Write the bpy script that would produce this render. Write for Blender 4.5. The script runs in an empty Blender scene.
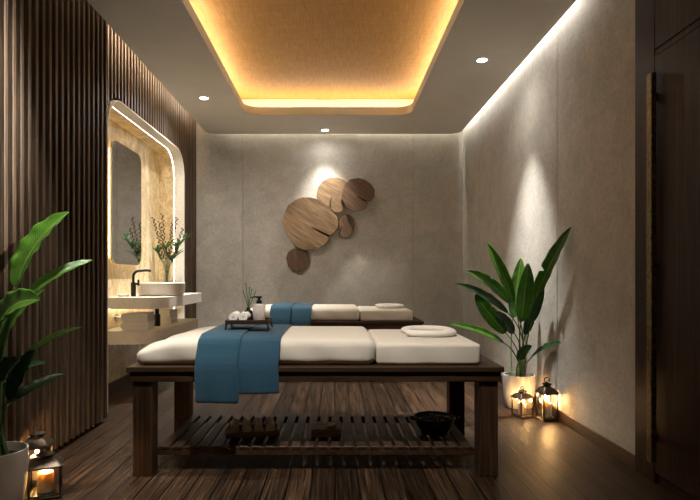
import bpy, bmesh, math, random
from mathutils import Vector, Matrix
PI = math.pi
random.seed(7)
S = bpy.context.scene
COL = S.collection
F, CX, CY, CH = 554.0, 335.0, 276.0, 1.105          # focal length in pixels, vanishing point, eye height


def at(px, py, d):
    """measured photo point at distance d into the room -> metres"""
    return Vector(((px - CX) * d / F, d, CH - (py - CY) * d / F))


# ------------------------------------------------------------------ materials
def new_mat(name):
    m = bpy.data.materials.new(name)
    m.use_nodes = True
    nt = m.node_tree
    nt.nodes.clear()
    out = nt.nodes.new('ShaderNodeOutputMaterial')
    return m, nt, out


def principled(nt, out, col=(.5, .5, .5), rough=.6, metal=0, spec=.5):
    b = nt.nodes.new('ShaderNodeBsdfPrincipled')
    b.inputs['Base Color'].default_value = (*col, 1)
    b.inputs['Roughness'].default_value = rough
    b.inputs['Metallic'].default_value = metal
    b.inputs['Specular IOR Level'].default_value = spec
    nt.links.new(b.outputs[0], out.inputs[0])
    return b


def coords(nt, scale=(1, 1, 1), rot=(0, 0, 0)):
    t = nt.nodes.new('ShaderNodeTexCoord')
    mp = nt.nodes.new('ShaderNodeMapping')
    mp.inputs['Scale'].default_value = scale
    mp.inputs['Rotation'].default_value = rot
    nt.links.new(t.outputs['Object'], mp.inputs[0])
    return mp.outputs[0]


def noise(nt, vec, scale, detail=4, rough=.55, dist=0):
    n = nt.nodes.new('ShaderNodeTexNoise')
    n.inputs['Scale'].default_value = scale
    n.inputs['Detail'].default_value = detail
    n.inputs['Roughness'].default_value = rough
    n.inputs['Distortion'].default_value = dist
    nt.links.new(vec, n.inputs['Vector'])
    return n.outputs[0]


def ramp(nt, fac, stops):
    r = nt.nodes.new('ShaderNodeValToRGB')
    e = r.color_ramp.elements
    while len(e) < len(stops):
        e.new(.5)
    for q, (p, c) in zip(e, stops):
        q.position = p
        q.color = (*c, 1)
    nt.links.new(fac, r.inputs[0])
    return r.outputs[0]


def mixc(nt, fac, a, b, mode='MIX'):
    m = nt.nodes.new('ShaderNodeMix')
    m.data_type = 'RGBA'
    m.blend_type = mode
    for s, v in ((m.inputs[0], fac), (m.inputs[6], a), (m.inputs[7], b)):
        if isinstance(v, (int, float)):
            s.default_value = v
        elif isinstance(v, tuple):
            s.default_value = (*v, 1)
        else:
            nt.links.new(v, s)
    return m.outputs[2]


def bump(nt, b, height, strength, dist=.01):
    n = nt.nodes.new('ShaderNodeBump')
    n.inputs['Strength'].default_value = strength
    n.inputs['Distance'].default_value = dist
    nt.links.new(height, n.inputs['Height'])
    nt.links.new(n.outputs[0], b.inputs['Normal'])


def plain(name, col, rough=.6, metal=0, spec=.5, nscale=60, namt=.12, bmp=0):
    m, nt, out = new_mat(name)
    b = principled(nt, out, col, rough, metal, spec)
    v = coords(nt)
    n = noise(nt, v, nscale, 4)
    d = tuple(c * (1 - namt) for c in col)
    l = tuple(min(1, c * (1 + namt)) for c in col)
    nt.links.new(ramp(nt, n, [(.3, d), (.7, l)]), b.inputs['Base Color'])
    if bmp:
        bump(nt, b, n, bmp, .004)
    return m


def wood(name, dark, mid, light, axis='z', rough=.5, fine=90, stretch=.035, bmp=.12, spec=.4):
    """wood whose grain runs along the given axis"""
    m, nt, out = new_mat(name)
    b = principled(nt, out, mid, rough, 0, spec)
    sc = {'x': (stretch, 1, 1), 'y': (1, stretch, 1), 'z': (1, 1, stretch)}[axis]
    v = coords(nt, sc)
    n1 = noise(nt, v, fine, 5, .6, .4)
    n2 = noise(nt, v, fine * .14, 3, .5, 1.0)
    c1 = ramp(nt, n1, [(.28, dark), (.5, mid), (.74, light)])
    c2 = ramp(nt, n2, [(.3, (.62, .6, .58)), (.7, (1.15, 1.12, 1.1))])
    nt.links.new(mixc(nt, 1.0, c1, c2, 'MULTIPLY'), b.inputs['Base Color'])
    bump(nt, b, n1, bmp, .002)
    return m


def floor_mat():
    m, nt, out = new_mat('floor_planks')
    b = principled(nt, out, (.1, .06, .04), .45, 0, .2)
    vb = coords(nt, (1, 1, 1), (0, 0, PI / 2))
    br = nt.nodes.new('ShaderNodeTexBrick')
    br.offset = .37
    br.inputs['Scale'].default_value = 1
    br.inputs['Brick Width'].default_value = 1.9
    br.inputs['Row Height'].default_value = .125
    br.inputs['Mortar Size'].default_value = .005
    br.inputs['Mortar Smooth'].default_value = .2
    br.inputs['Color1'].default_value = (.5, .46, .43, 1)
    br.inputs['Color2'].default_value = (1.35, 1.3, 1.22, 1)
    br.inputs['Mortar'].default_value = (.06, .05, .05, 1)
    nt.links.new(vb, br.inputs['Vector'])
    v = coords(nt, (1, .022, 1))
    n1 = noise(nt, v, 95, 6, .62, .12)
    n2 = noise(nt, v, 11, 3, .5, 1.2)
    c1 = ramp(nt, n1, [(.32, (.007, .0035, .002)), (.5, (.036, .021, .012)), (.68, (.1, .063, .039))])
    c2 = ramp(nt, n2, [(.3, (.6, .58, .56)), (.7, (1.2, 1.18, 1.15))])
    c = mixc(nt, 1.0, c1, c2, 'MULTIPLY')
    nt.links.new(mixc(nt, 1.0, c, br.outputs['Color'], 'MULTIPLY'), b.inputs['Base Color'])
    nt.links.new(ramp(nt, n1, [(.2, (.36,) * 3), (.8, (.56,) * 3)]), b.inputs['Roughness'])
    h = nt.nodes.new('ShaderNodeMath')
    h.operation = 'SUBTRACT'
    nt.links.new(n1, h.inputs[0])
    mm = nt.nodes.new('ShaderNodeMath')
    mm.operation = 'MULTIPLY'
    mm.inputs[1].default_value = 2.0
    nt.links.new(br.outputs['Fac'], mm.inputs[0])
    nt.links.new(mm.outputs[0], h.inputs[1])
    bump(nt, b, h.outputs[0], .35, .003)
    return m


def plaster_mat(name, col):
    m, nt, out = new_mat(name)
    b = principled(nt, out, col, .85, 0, .25)
    v = coords(nt)
    n1 = noise(nt, v, 5, 6, .65, .6)
    n2 = noise(nt, v, 45, 5, .6)
    c1 = ramp(nt, n1, [(.3, tuple(c * .86 for c in col)), (.7, tuple(c * 1.12 for c in col))])
    c2 = ramp(nt, n2, [(.35, (.86, .86, .86)), (.62, (1.04, 1.04, 1.04))])
    nt.links.new(mixc(nt, 1.0, c1, c2, 'MULTIPLY'), b.inputs['Base Color'])
    bump(nt, b, n2, .25, .004)
    return m


def onyx_mat():
    m, nt, out = new_mat('honey_onyx')
    b = principled(nt, out, (.6, .45, .25), .3, 0, .5)
    v = coords(nt, (1, 1, .55))
    n1 = noise(nt, v, 2.6, 8, .68, 1.6)
    n2 = noise(nt, v, 7.5, 6, .7, 2.2)
    c1 = ramp(nt, n1, [(.25, (.38, .26, .11)), (.42, (.6, .46, .24)), (.55, (.76, .64, .4)), (.75, (.86, .78, .58))])
    c2 = ramp(nt, n2, [(.43, (1, 1, 1)), (.5, (.62, .5, .34)), (.55, (1, 1, 1))])
    nt.links.new(mixc(nt, .8, c1, c2, 'MULTIPLY'), b.inputs['Base Color'])
    return m


def gold_mat():
    m, nt, out = new_mat('gold_wallcovering')
    b = principled(nt, out, (.6, .4, .17), .55, .15, .4)
    v = coords(nt, (1, .06, 1))
    n = noise(nt, v, 110, 5, .6)
    v2 = coords(nt, (.06, 1, 1))
    n2 = noise(nt, v2, 110, 5, .6)
    c1 = ramp(nt, n, [(.3, (.48, .235, .052)), (.7, (.66, .36, .1))])
    c2 = ramp(nt, n2, [(.3, (.86, .86, .86)), (.7, (1.1, 1.1, 1.1))])
    nt.links.new(mixc(nt, 1, c1, c2, 'MULTIPLY'), b.inputs['Base Color'])
    return m


def fabric_mat(name, col, weave=420, amt=.12, rough=.9, wr=0):
    m, nt, out = new_mat(name)
    b = principled(nt, out, col, rough, 0, .2)
    b.inputs['Sheen Weight'].default_value = .15
    v = coords(nt)
    n = noise(nt, v, weave, 3)
    n2 = noise(nt, v, 6, 3, .5, .6)
    c1 = ramp(nt, n, [(.3, tuple(c * (1 - amt) for c in col)), (.7, tuple(min(1, c * (1 + amt)) for c in col))])
    nt.links.new(c1, b.inputs['Base Color'])
    if wr:
        bump(nt, b, n2, wr, .02)
    else:
        bump(nt, b, n, .2, .002)
    return m


def leaf_mat(name, base, vein):
    m, nt, out = new_mat(name)
    b = nt.nodes.new('ShaderNodeBsdfPrincipled')
    b.inputs['Roughness'].default_value = .3
    uv = nt.nodes.new('ShaderNodeUVMap')
    sp = nt.nodes.new('ShaderNodeSeparateXYZ')
    nt.links.new(uv.outputs[0], sp.inputs[0])

    def math_(op, a, bb=None, clamp=False):
        n = nt.nodes.new('ShaderNodeMath')
        n.operation = op
        n.use_clamp = clamp
        for i, x in enumerate((a, bb)):
            if x is None:
                continue
            if isinstance(x, (int, float)):
                n.inputs[i].default_value = x
            else:
                nt.links.new(x, n.inputs[i])
        return n.outputs[0]
    a = math_('ABSOLUTE', math_('SUBTRACT', sp.outputs[1], .5))
    mid = math_('SUBTRACT', 1, math_('MULTIPLY', a, 22), True)
    ph = math_('SUBTRACT', math_('MULTIPLY', sp.outputs[0], 190), math_('MULTIPLY', a, 60))
    wv = math_('MULTIPLY', math_('SINE', ph), .5)
    wv = math_('ADD', wv, .5)
    n = noise(nt, coords(nt), 14, 4)
    c = ramp(nt, n, [(.3, tuple(x * .7 for x in base)), (.7, tuple(x * 1.35 for x in base))])
    c = mixc(nt, math_('MULTIPLY', wv, .45), c, tuple(x * .45 for x in base))
    c = mixc(nt, math_('MULTIPLY', mid, .75), c, vein)
    nt.links.new(c, b.inputs['Base Color'])
    bump(nt, b, wv, .25, .003)
    tr = nt.nodes.new('ShaderNodeBsdfTranslucent')
    c2 = mixc(nt, 1, c, (1.3, 1.6, .6), 'MULTIPLY')
    nt.links.new(c2, tr.inputs[0])
    mx = nt.nodes.new('ShaderNodeMixShader')
    mx.inputs[0].default_value = .28
    nt.links.new(b.outputs[0], mx.inputs[1])
    nt.links.new(tr.outputs[0], mx.inputs[2])
    nt.links.new(mx.outputs[0], out.inputs[0])
    return m


def emit_mat(name, col, strength):
    m, nt, out = new_mat(name)
    e = nt.nodes.new('ShaderNodeEmission')
    e.inputs[0].default_value = (*col, 1)
    e.inputs[1].default_value = strength
    nt.links.new(e.outputs[0], out.inputs[0])
    return m


def glass_mat(name, tint=(1, 1, 1), refl=.1):
    m, nt, out = new_mat(name)
    t = nt.nodes.new('ShaderNodeBsdfTransparent')
    t.inputs[0].default_value = (*tint, 1)
    g = nt.nodes.new('ShaderNodeBsdfGlossy')
    g.inputs['Roughness'].default_value = .03
    lw = nt.nodes.new('ShaderNodeLayerWeight')
    lw.inputs[0].default_value = .25
    ad = nt.nodes.new('ShaderNodeMath')
    ad.operation = 'MULTIPLY_ADD'
    ad.inputs[1].default_value = .25
    ad.inputs[2].default_value = refl * .4
    ad.use_clamp = True
    nt.links.new(lw.outputs['Fresnel'], ad.inputs[0])
    mx = nt.nodes.new('ShaderNodeMixShader')
    nt.links.new(ad.outputs[0], mx.inputs[0])
    nt.links.new(t.outputs[0], mx.inputs[1])
    nt.links.new(g.outputs[0], mx.inputs[2])
    nt.links.new(mx.outputs[0], out.inputs[0])
    return m


def candle_mat():
    m, nt, out = new_mat('candle_wax')
    b = principled(nt, out, (.82, .7, .52), .5, 0, .4)
    b.inputs['Subsurface Weight'].default_value = .8
    b.inputs['Subsurface Radius'].default_value = (.05, .034, .018)
    b.inputs['Subsurface Scale'].default_value = .6
    n = noise(nt, coords(nt), 25, 3)
    nt.links.new(ramp(nt, n, [(.3, (.76, .62, .44)), (.7, (.88, .77, .6))]), b.inputs['Base Color'])
    return m


M = {}
M['plaster'] = plaster_mat('taupe_plaster', (.48, .46, .415))
M['ceiling'] = plain('ceiling_paint', (.86, .83, .77), .85, 0, .2, 4, .03)
M['cream'] = plain('cream_cove_paint', (.8, .72, .55), .8, 0, .2, 4, .03)
M['reveal'] = plain('cream_paint', (.82, .79, .72), .6)
M['floor'] = floor_mat()
M['slat'] = wood('walnut_slats', (.024, .013, .007), (.075, .048, .028), (.15, .104, .064), 'z', .5)
M['back'] = wood('dark_backing', (.012, .007, .005), (.022, .012, .008), (.03, .018, .012), 'z', .7)
M['table_x'] = wood('table_wood_lengthwise', (.018, .009, .005), (.05, .027, .014), (.09, .053, .03), 'x', .45, spec=.22)
M['table_y'] = wood('table_wood_crosswise', (.018, .009, .005), (.05, .027, .014), (.09, .053, .03), 'y', .45, spec=.22)
M['table_z'] = wood('table_wood_upright', (.018, .009, .005), (.05, .027, .014), (.09, .053, .03), 'z', .45, spec=.22)
M['cabinet'] = wood('cabinet_veneer', (.012, .006, .004), (.03, .016, .011), (.06, .034, .023), 'z', .5, 70, spec=.2)
M['skirting'] = wood('skirting_wood', (.04, .022, .014), (.075, .042, .028), (.1, .06, .04), 'y', .5)
M['skirting_x'] = wood('skirting_wood_crosswise', (.04, .022, .014), (.075, .042, .028), (.1, .06, .04), 'x', .5)
M['onyx'] = onyx_mat()
M['gold'] = gold_mat()
M['sheet'] = fabric_mat('cream_sheet', (.63, .575, .485), 300, .05, .85, .14)
M['towel'] = fabric_mat('white_terry', (.76, .72, .65), 260, .16)
M['greytowel'] = fabric_mat('grey_terry', (.66, .64, .6), 260, .18)
M['blue'] = fabric_mat('teal_blue_cotton', (.018, .061, .096), 420, .16, .85)
M['bronze'] = plain('aged_bronze', (.17, .125, .06), .42, .85, .5, 45, .5, .5)
M['lantern'] = plain('lantern_metal', (.07, .05, .034), .4, .8, .5, 40, .35)
M['black'] = plain('matt_black', (.012, .012, .013), .4, .3)
M['chrome'] = plain('brushed_steel', (.5, .48, .45), .25, 1)
M['pot'] = plain('white_glaze', (.72, .68, .62), .3, 0, .5, 12, .04)
M['ceramic'] = plain('basin_ceramic', (.74, .7, .64), .28, 0, .5, 12, .03)
M['stone'] = plain('pale_stone', (.8, .77, .71), .4, 0, .5, 30, .06)
M['shelfstone'] = plain('beige_stone', (.62, .55, .44), .45, 0, .5, 20, .08)
M['soil'] = plain('dark_soil', (.03, .02, .014), .95, 0, .2, 60, .5, .8)
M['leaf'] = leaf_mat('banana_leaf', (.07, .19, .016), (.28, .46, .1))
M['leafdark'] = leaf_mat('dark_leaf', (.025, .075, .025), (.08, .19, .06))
M['stem'] = plain('green_stem', (.05, .1, .025), .5)
M['twig'] = plain('brown_twig', (.1, .06, .035), .8)
M['bud'] = plain('dark_bud', (.06, .03, .025), .7)
M['mirror'] = plain('mirror_silver', (.74, .74, .73), .03, 1, .5, 5, .01)
M['glass'] = glass_mat('lantern_glass')
M['vaseglass'] = glass_mat('vase_glass', (.93, .96, .94), .2)
M['wax'] = candle_mat()
M['flame'] = emit_mat('candle_flame', (1, .55, .2), 500)
M['cove'] = emit_mat('warm_led', (1, .89, .68), 18)
M['edge'] = emit_mat('white_led', (1, .94, .86), 46)
M['edgesoft'] = emit_mat('soft_white_led', (1, .9, .76), 60)
M['edgewarm'] = emit_mat('slat_led', (1, .76, .5), 30)
M['niche'] = emit_mat('niche_led', (1, .9, .73), 7.5)
M['under'] = emit_mat('counter_led', (1, .84, .6), 9)
M['glow'] = emit_mat('mirror_led', (1, .66, .3), 9)
M['lampface'] = emit_mat('lamp_diffuser', (1, .93, .82), 14)
M['white'] = plain('white_lacquer', (.75, .73, .7), .4)
M['bottle'] = plain('taupe_bottle', (.52, .47, .42), .35)
M['pebble'] = plain('dark_pebble', (.06, .058, .056), .25, 0, .6, 20, .5)
M['tray'] = wood('tray_wood', (.012, .007, .005), (.03, .018, .012), (.05, .03, .02), 'x', .35)
M['lightwood'] = wood('box_wood', (.13, .075, .042), (.24, .15, .09), (.34, .23, .14), 'x', .5)
M['slice_a'] = wood('oak_slice', (.13, .08, .042), (.26, .172, .096), (.4, .285, .175), 'x', .5, 34, .09, .25)
M['slice_b'] = wood('walnut_slice', (.08, .046, .03), (.15, .092, .058), (.22, .14, .09), 'x', .5, 34, .09, .25)


# ------------------------------------------------------------------ mesh helpers
def nb():
    return bmesh.new()


def box(bm, x0, x1, y0, y1, z0, z1, bev=0, seg=2):
    t = bmesh.new()
    bmesh.ops.create_cube(t, size=1)
    for v in t.verts:
        v.co = Vector((x0 + (v.co.x + .5) * (x1 - x0), y0 + (v.co.y + .5) * (y1 - y0), z0 + (v.co.z + .5) * (z1 - z0)))
    if bev:
        bmesh.ops.bevel(t, geom=t.edges[:], offset=bev, segments=seg, profile=.5, affect='EDGES')
    merge(bm, t)


def merge(bm, t, mat=None):
    mp = {}
    for v in t.verts:
        mp[v] = bm.verts.new(mat @ v.co if mat else v.co)
    for f in t.faces:
        try:
            bm.faces.new([mp[v] for v in f.verts])
        except ValueError:
            pass
    t.free()


def prism(bm, pts, fn, a, b):
    """polygon pts (u,v) carried from a to b; fn(u,v,w)->xyz"""
    lo = [bm.verts.new(fn(u, v, a)) for u, v in pts]
    hi = [bm.verts.new(fn(u, v, b)) for u, v in pts]
    n = len(pts)
    bm.faces.new(lo)
    bm.faces.new(hi[::-1])
    for i in range(n):
        bm.faces.new((lo[i], hi[i], hi[(i + 1) % n], lo[(i + 1) % n]))


def holed(bm, outer, inner, fn, a, b):
    """polygon with a hole, carried from a to b"""
    t = bmesh.new()
    eds = []
    for ring in (outer, inner):
        vs = [t.verts.new((u, v, 0)) for u, v in ring]
        for i in range(len(vs)):
            eds.append(t.edges.new((vs[i], vs[(i + 1) % len(vs)])))
    bmesh.ops.triangle_fill(t, edges=eds, use_beauty=True)
    t.verts.index_update()
    lo = {v: bm.verts.new(fn(v.co.x, v.co.y, a)) for v in t.verts}
    hi = {v: bm.verts.new(fn(v.co.x, v.co.y, b)) for v in t.verts}
    for f in t.faces:
        bm.faces.new([lo[v] for v in f.verts])
        bm.faces.new([hi[v] for v in reversed(f.verts)])
    for e in t.edges:
        if len(e.link_faces) == 1:
            p, q = e.verts
            bm.faces.new((lo[p], lo[q], hi[q], hi[p]))
    t.free()


def sweep(bm, ring_a, ring_b, closed=True):
    """faces between matching point rings"""
    A = [bm.verts.new(p) for p in ring_a]
    B = [bm.verts.new(p) for p in ring_b]
    n = len(A)
    for i in range(n if closed else n - 1):
        j = (i + 1) % n
        bm.faces.new((A[i], A[j], B[j], B[i]))


def tube(bm, path, r, n=10, cap=True, flat=1.0):
    path = [Vector(p) for p in path]
    rs = r if isinstance(r, (list, tuple)) else [r] * len(path)
    rings = []
    up = Vector((0, 0, 1))
    prev = None
    for i, p in enumerate(path):
        t = (path[min(i + 1, len(path) - 1)] - path[max(i - 1, 0)]).normalized()
        if prev is None:
            a = up if abs(t.z) < .9 else Vector((1, 0, 0))
            s = t.cross(a).normalized()
        else:
            s = (prev - t * prev.dot(t)).normalized()
        prev = s
        w = s.cross(t).normalized()
        rings.append([bm.verts.new(p + (s * math.cos(2 * PI * k / n) + w * math.sin(2 * PI * k / n) * flat) * rs[i]) for k in range(n)])
    for a, b in zip(rings, rings[1:]):
        for k in range(n):
            bm.faces.new((a[k], a[(k + 1) % n], b[(k + 1) % n], b[k]))
    if cap:
        bm.faces.new(rings[0][::-1])
        bm.faces.new(rings[-1])


def lathe(bm, prof, n=32, c=(0, 0, 0), sx=1, sy=1, rot=0):
    rings = []
    for r, z in prof:
        if r < 1e-6:
            rings.append([bm.verts.new((c[0], c[1], c[2] + z))])
        else:
            rings.append([bm.verts.new((c[0] + sx * r * math.cos(2 * PI * k / n + rot), c[1] + sy * r * math.sin(2 * PI * k / n + rot), c[2] + z)) for k in range(n)])
    for a, b in zip(rings, rings[1:]):
        for k in range(n):
            j = (k + 1) % n
            if len(a) == 1 and len(b) == 1:
                continue
            if len(a) == 1:
                bm.faces.new((a[0], b[j], b[k]))
            elif len(b) == 1:
                bm.faces.new((a[k], a[j], b[0]))
            else:
                bm.faces.new((a[k], a[j], b[j], b[k]))


def ball(bm, c, r, sc=(1, 1, 1), u=12, v=8):
    t = bmesh.new()
    bmesh.ops.create_uvsphere(t, u_segments=u, v_segments=v, radius=r)
    for q in t.verts:
        q.co = Vector((q.co.x * sc[0], q.co.y * sc[1], q.co.z * sc[2])) + Vector(c)
    merge(bm, t)


def ribbon(bm, path, th, fn, a, b, seg=4):
    """thick ribbon along a 2-D path, carried sideways from a to b"""
    L, R = [], []
    for i, p in enumerate(path):
        q0 = path[max(i - 1, 0)]
        q1 = path[min(i + 1, len(path) - 1)]
        dx, dy = q1[0] - q0[0], q1[1] - q0[1]
        l = math.hypot(dx, dy) or 1
        nx, ny = -dy / l, dx / l
        L.append((p[0] + nx * th / 2, p[1] + ny * th / 2))
        R.append((p[0] - nx * th / 2, p[1] - ny * th / 2))
    cols = []
    for k in range(seg + 1):
        w = a + (b - a) * k / seg
        cols.append(([bm.verts.new(fn(u, v, w)) for u, v in L], [bm.verts.new(fn(u, v, w)) for u, v in R]))
    n = len(path)
    for (l0, r0), (l1, r1) in zip(cols, cols[1:]):
        for i in range(n - 1):
            bm.faces.new((l0[i], l0[i + 1], l1[i + 1], l1[i]))
            bm.faces.new((r0[i], r1[i], r1[i + 1], r0[i + 1]))
        bm.faces.new((l0[0], l1[0], r1[0], r0[0]))
        bm.faces.new((l0[-1], r0[-1], r1[-1], l1[-1]))
    for (l, r) in (cols[0], cols[-1]):
        for i in range(n - 1):
            bm.faces.new((l[i], r[i], r[i + 1], l[i + 1]))


def rrect(x0, x1, y0, y1, r, seg=8):
    """rounded rectangle; r = radius or four radii (x0y0, x1y0, x1y1, x0y1)"""
    rr = r if isinstance(r, (list, tuple)) else [r] * 4
    out = []
    for (cx, cy, a0, q) in ((x0 + rr[0], y0 + rr[0], PI, rr[0]), (x1 - rr[1], y0 + rr[1], 1.5 * PI, rr[1]),
                            (x1 - rr[2], y1 - rr[2], 0, rr[2]), (x0 + rr[3], y1 - rr[3], .5 * PI, rr[3])):
        if q < 1e-6:
            out.append((cx, cy))
        else:
            for k in range(seg + 1):
                a = a0 + .5 * PI * k / seg
                out.append((cx + q * math.cos(a), cy + q * math.sin(a)))
    return out


def obj(name, bm, mat, parent=None, smooth=False, angle=38, sub=0, solid=0):
    bmesh.ops.recalc_face_normals(bm, faces=bm.faces[:])
    me = bpy.data.meshes.new(name)
    bm.to_mesh(me)
    bm.free()
    me.materials.append(mat)
    if smooth:
        for p in me.polygons:
            p.use_smooth = True
        me.set_sharp_from_angle(angle=math.radians(angle))
    o = bpy.data.objects.new(name, me)
    COL.objects.link(o)
    if parent:
        o.parent = parent
    if solid:
        md = o.modifiers.new('thickness', 'SOLIDIFY')
        md.thickness = solid
        md.offset = 0
    if sub:
        md = o.modifiers.new('subdiv', 'SUBSURF')
        md.levels = md.render_levels = sub
    return o


def tag(o, label, cat, group=None):
    o['label'] = label
    o['category'] = cat
    if group:
        o['group'] = group
    return o


def thing(name, label, cat, loc=(0, 0, 0), rz=0, group=None):
    o = bpy.data.objects.new(name, None)
    o.empty_display_size = .1
    COL.objects.link(o)
    o.location = loc
    o.rotation_euler = (0, 0, rz)
    return tag(o, label, cat, group)


def struct(name, bm, mat, parent=None, **k):
    o = obj(name, bm, mat, parent, **k)
    o['kind'] = 'structure'
    return o


def copy_tree(o, parent=None):
    c = o.copy()
    COL.objects.link(c)
    if parent:
        c.parent = parent
    for ch in list(o.children):
        copy_tree(ch, c)
    return c


def light(kind, name, parent, loc, energy, col, **k):
    l = bpy.data.lights.new(name, kind)
    l.energy = energy
    l.color = col
    for a, v in k.items():
        setattr(l, a, v)
    o = bpy.data.objects.new(name, l)
    COL.objects.link(o)
    o.location = loc
    if parent:
        o.parent = parent
    return o


XY = lambda u, v, w: (u, v, w)
YZ = lambda u, v, w: (w, u, v)
XZ = lambda u, v, w: (u, w, v)

# ------------------------------------------------------------------ the room
Y0, YB = -1.3, 7.46            # behind the viewer / back wall
XR = 1.72                      # right wall
ZC, ZT, ZG, ZR = 3.0, 3.094, 3.275, 3.45   # ceiling underside, top of its lip, upper ceiling

bm = nb()
box(bm, -2.4, 1.95, Y0 - .1, YB + .1, -.1, 0)
struct('floor', bm, M['floor'])


def panelled(splits, fn_box, face_gap=.006):
    bm = nb()
    for a, b in zip(splits, splits[1:]):
        fn_box(bm, a + face_gap / 2, b - face_gap / 2)
    return bm


bm = panelled([-2.0, -1.239, 1.05, XR + .02], lambda q, a, b: box(q, a, b, YB, YB + .02, 0, ZR, .003, 1))
box(bm, -2.3, XR + .1, YB + .014, YB + .12, 0, ZR)
struct('wall_back', bm, M['plaster'])
bm = panelled([3.14, 4.29, 6.6, YB], lambda q, a, b: box(q, XR, XR + .02, a, b, 0, ZR, .003, 1))
box(bm, XR + .014, XR + .12, 3.14, YB, 0, ZR)
struct('wall_right', bm, M['plaster'])
bm = nb()
box(bm, -2.3, XR + .2, Y0 - .1, Y0, 0, ZR)
struct('wall_front', bm, M['plaster'])
bm = nb()
box(bm, XR - .013, XR, 3.14, YB - .013, 0, .08, .002, 1)
struct('baseboard_right', bm, M['skirting'])
bm = nb()
box(bm, -1.86, XR, YB - .013, YB, 0, .08, .002, 1)
struct('baseboard_back', bm, M['skirting_x'])

# ceiling: dropped slab with a rounded light well
LX = -1.705
outer = rrect(LX, 1.66, Y0, 7.39, (0, 0, .14, .14))
inner = rrect(-1.053, .89, 1.2, 6.52, .17)
bm = nb()
holed(bm, outer, inner, XY, ZC, ZT)
ceil = struct('ceiling', bm, M['ceiling'])
bm = nb()
box(bm, -2.3, XR + .12, Y0 - .1, YB + .12, ZR, ZR + .08)
struct('ceiling_deck', bm, M['ceiling'], ceil)
bm = nb()
well = rrect(-1.33, 1.17, .92, 6.80, .2)
prism(bm, well, XY, ZG, ZG + .03)
struct('gold_panel', bm, M['gold'], ceil)
bm = nb()
sweep(bm, [(u, v, ZT) for u, v in well], [(u, v, ZG + .01) for u, v in well])
struct('cove_side', bm, M['cream'], ceil)
# warm strip lying on the lip, just back from the edge
bm = nb()
holed(bm, rrect(-1.185, 1.022, 1.068, 6.652, .24), rrect(-1.165, 1.002, 1.088, 6.632, .23), XY, ZT, ZT + .012)
struct('cove_strip', bm, M['cove'], ceil)
# white edge strips above the gap along the walls
bm = nb()
for (x0, x1, y0, y1) in ((1.645, 1.665, 3.75, 7.25), ):
    box(bm, x0, x1, y0, y1, 3.16, 3.175)
struct('edge_strip', bm, M['edge'], ceil)
bm = nb()
for (x0, x1, y0, y1) in ((-1.5, 1.5, 7.415, 7.435), ):
    box(bm, x0, x1, y0, y1, 3.285, 3.299)
struct('soft_edge_strip', bm, M['edgesoft'], ceil)
bm = nb()
for (x0, x1, y0, y1) in ((-1.74, -1.725, 4.3, 7.1), (-1.722, -1.707, Y0 + .1, 4.2)):
    box(bm, x0, x1, y0, y1, 3.20, 3.215)
struct('warm_edge_strip', bm, M['edgewarm'], ceil)

# left wall: slatted facing, an arched recess for the vanity
XS, XF = -1.73, -1.86          # slat faces: near section, section over the recess
YE = 4.22                      # where the near section ends
OA, OB, OZ, ORD = 4.50, 6.78, 2.60, .30   # recess opening
bm = nb()
box(bm, -2.3, XS - .045, Y0, YE, .03, ZR)
box(bm, -2.3, XS - .08, Y0, YE - .03, 0, .031)
wl = struct('wall_left', bm, M['back'])


def slat(bm, y, x_face, dep, w, z0, z1):
    c = .004
    prism(bm, [(y - w / 2, x_face - dep), (y - w / 2, x_face - c), (y - w / 2 + c, x_face), (y + w / 2 - c, x_face), (y + w / 2, x_face - c), (y + w / 2, x_face - dep)],
          lambda u, v, z: (v, u, z), z0, z1)


bm = nb()
y = YE - .0175
while y > Y0 + .05:
    slat(bm, y, XS, .05, .031, .03, ZR - .005)
    y -= .0755
struct('slat_panel', bm, M['slat'], wl)


def arch(off, seg=10):
    """outline of the recess from the near foot over the top to the far foot"""
    a, b, z, r = OA - off, OB + off, OZ + off, ORD + off
    p = [(a, 0.0)]
    for k in range(seg + 1):
        t = PI - .5 * PI * k / seg
        p.append((a + r + r * math.cos(t), z - r + r * math.sin(t)))
    for k in range(seg + 1):
        t = .5 * PI - .5 * PI * k / seg
        p.append((b - r + r * math.cos(t), z - r + r * math.sin(t)))
    p.append((b, 0.0))
    return p


ar = arch(.012)
bm = nb()
prism(bm, [(YE - .05, 0.0)] + [(YE - .05, ZR), (YB, ZR), (YB, 0.0)] + ar[::-1], lambda u, v, w: (w, u, v), -1.98, XF - .05)
struct('recess_backing', bm, M['back'], wl)
bm = nb()
y = YE + .03
while y < YB - .02:
    zb = 0.0
    if OA - .02 < y < OB + .02:
        zb = OZ + .012
        for (cy) in (OB - ORD, ):
            if y > cy:
                zb = OZ - ORD + math.sqrt(max(0, (ORD + .02) ** 2 - (y - cy) ** 2)) + .012
        if y < OA + ORD:
            zb = OZ - ORD + math.sqrt(max(0, (ORD + .02) ** 2 - (y - OA - ORD) ** 2)) + .012
    slat(bm, y, XF, .055, .031, zb, ZR - .005)
    y += .0755
struct('slat_panel', bm, M['slat'], wl)


def arch_strip(x0, x1, o0, o1):
    """solid strip following the recess outline, between two offsets"""
    bm = nb()
    A, B = arch(o0), arch(o1)
    prism(bm, A + B[::-1], YZ, x0, x1)
    return bm


struct('recess_reveal', arch_strip(-1.965, XF + .016, 0, .011), M['reveal'], wl)
struct('recess_strip', arch_strip(-1.974, -1.966, .003, .012), M['niche'], wl)
struct('recess_lining', arch_strip(-2.16, -1.975, .006, .04), M['onyx'], wl)
bm = nb()
box(bm, -2.2, -2.15, OA - .05, OB + .05, 0, OZ + .05)
struct('recess_onyx', bm, M['onyx'], wl)
bm = nb()
box(bm, -2.15, -2.136, OA - .01, OB + .01, 0, .085, .002, 1)
struct('baseboard_left', bm, M['skirting'])

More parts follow.
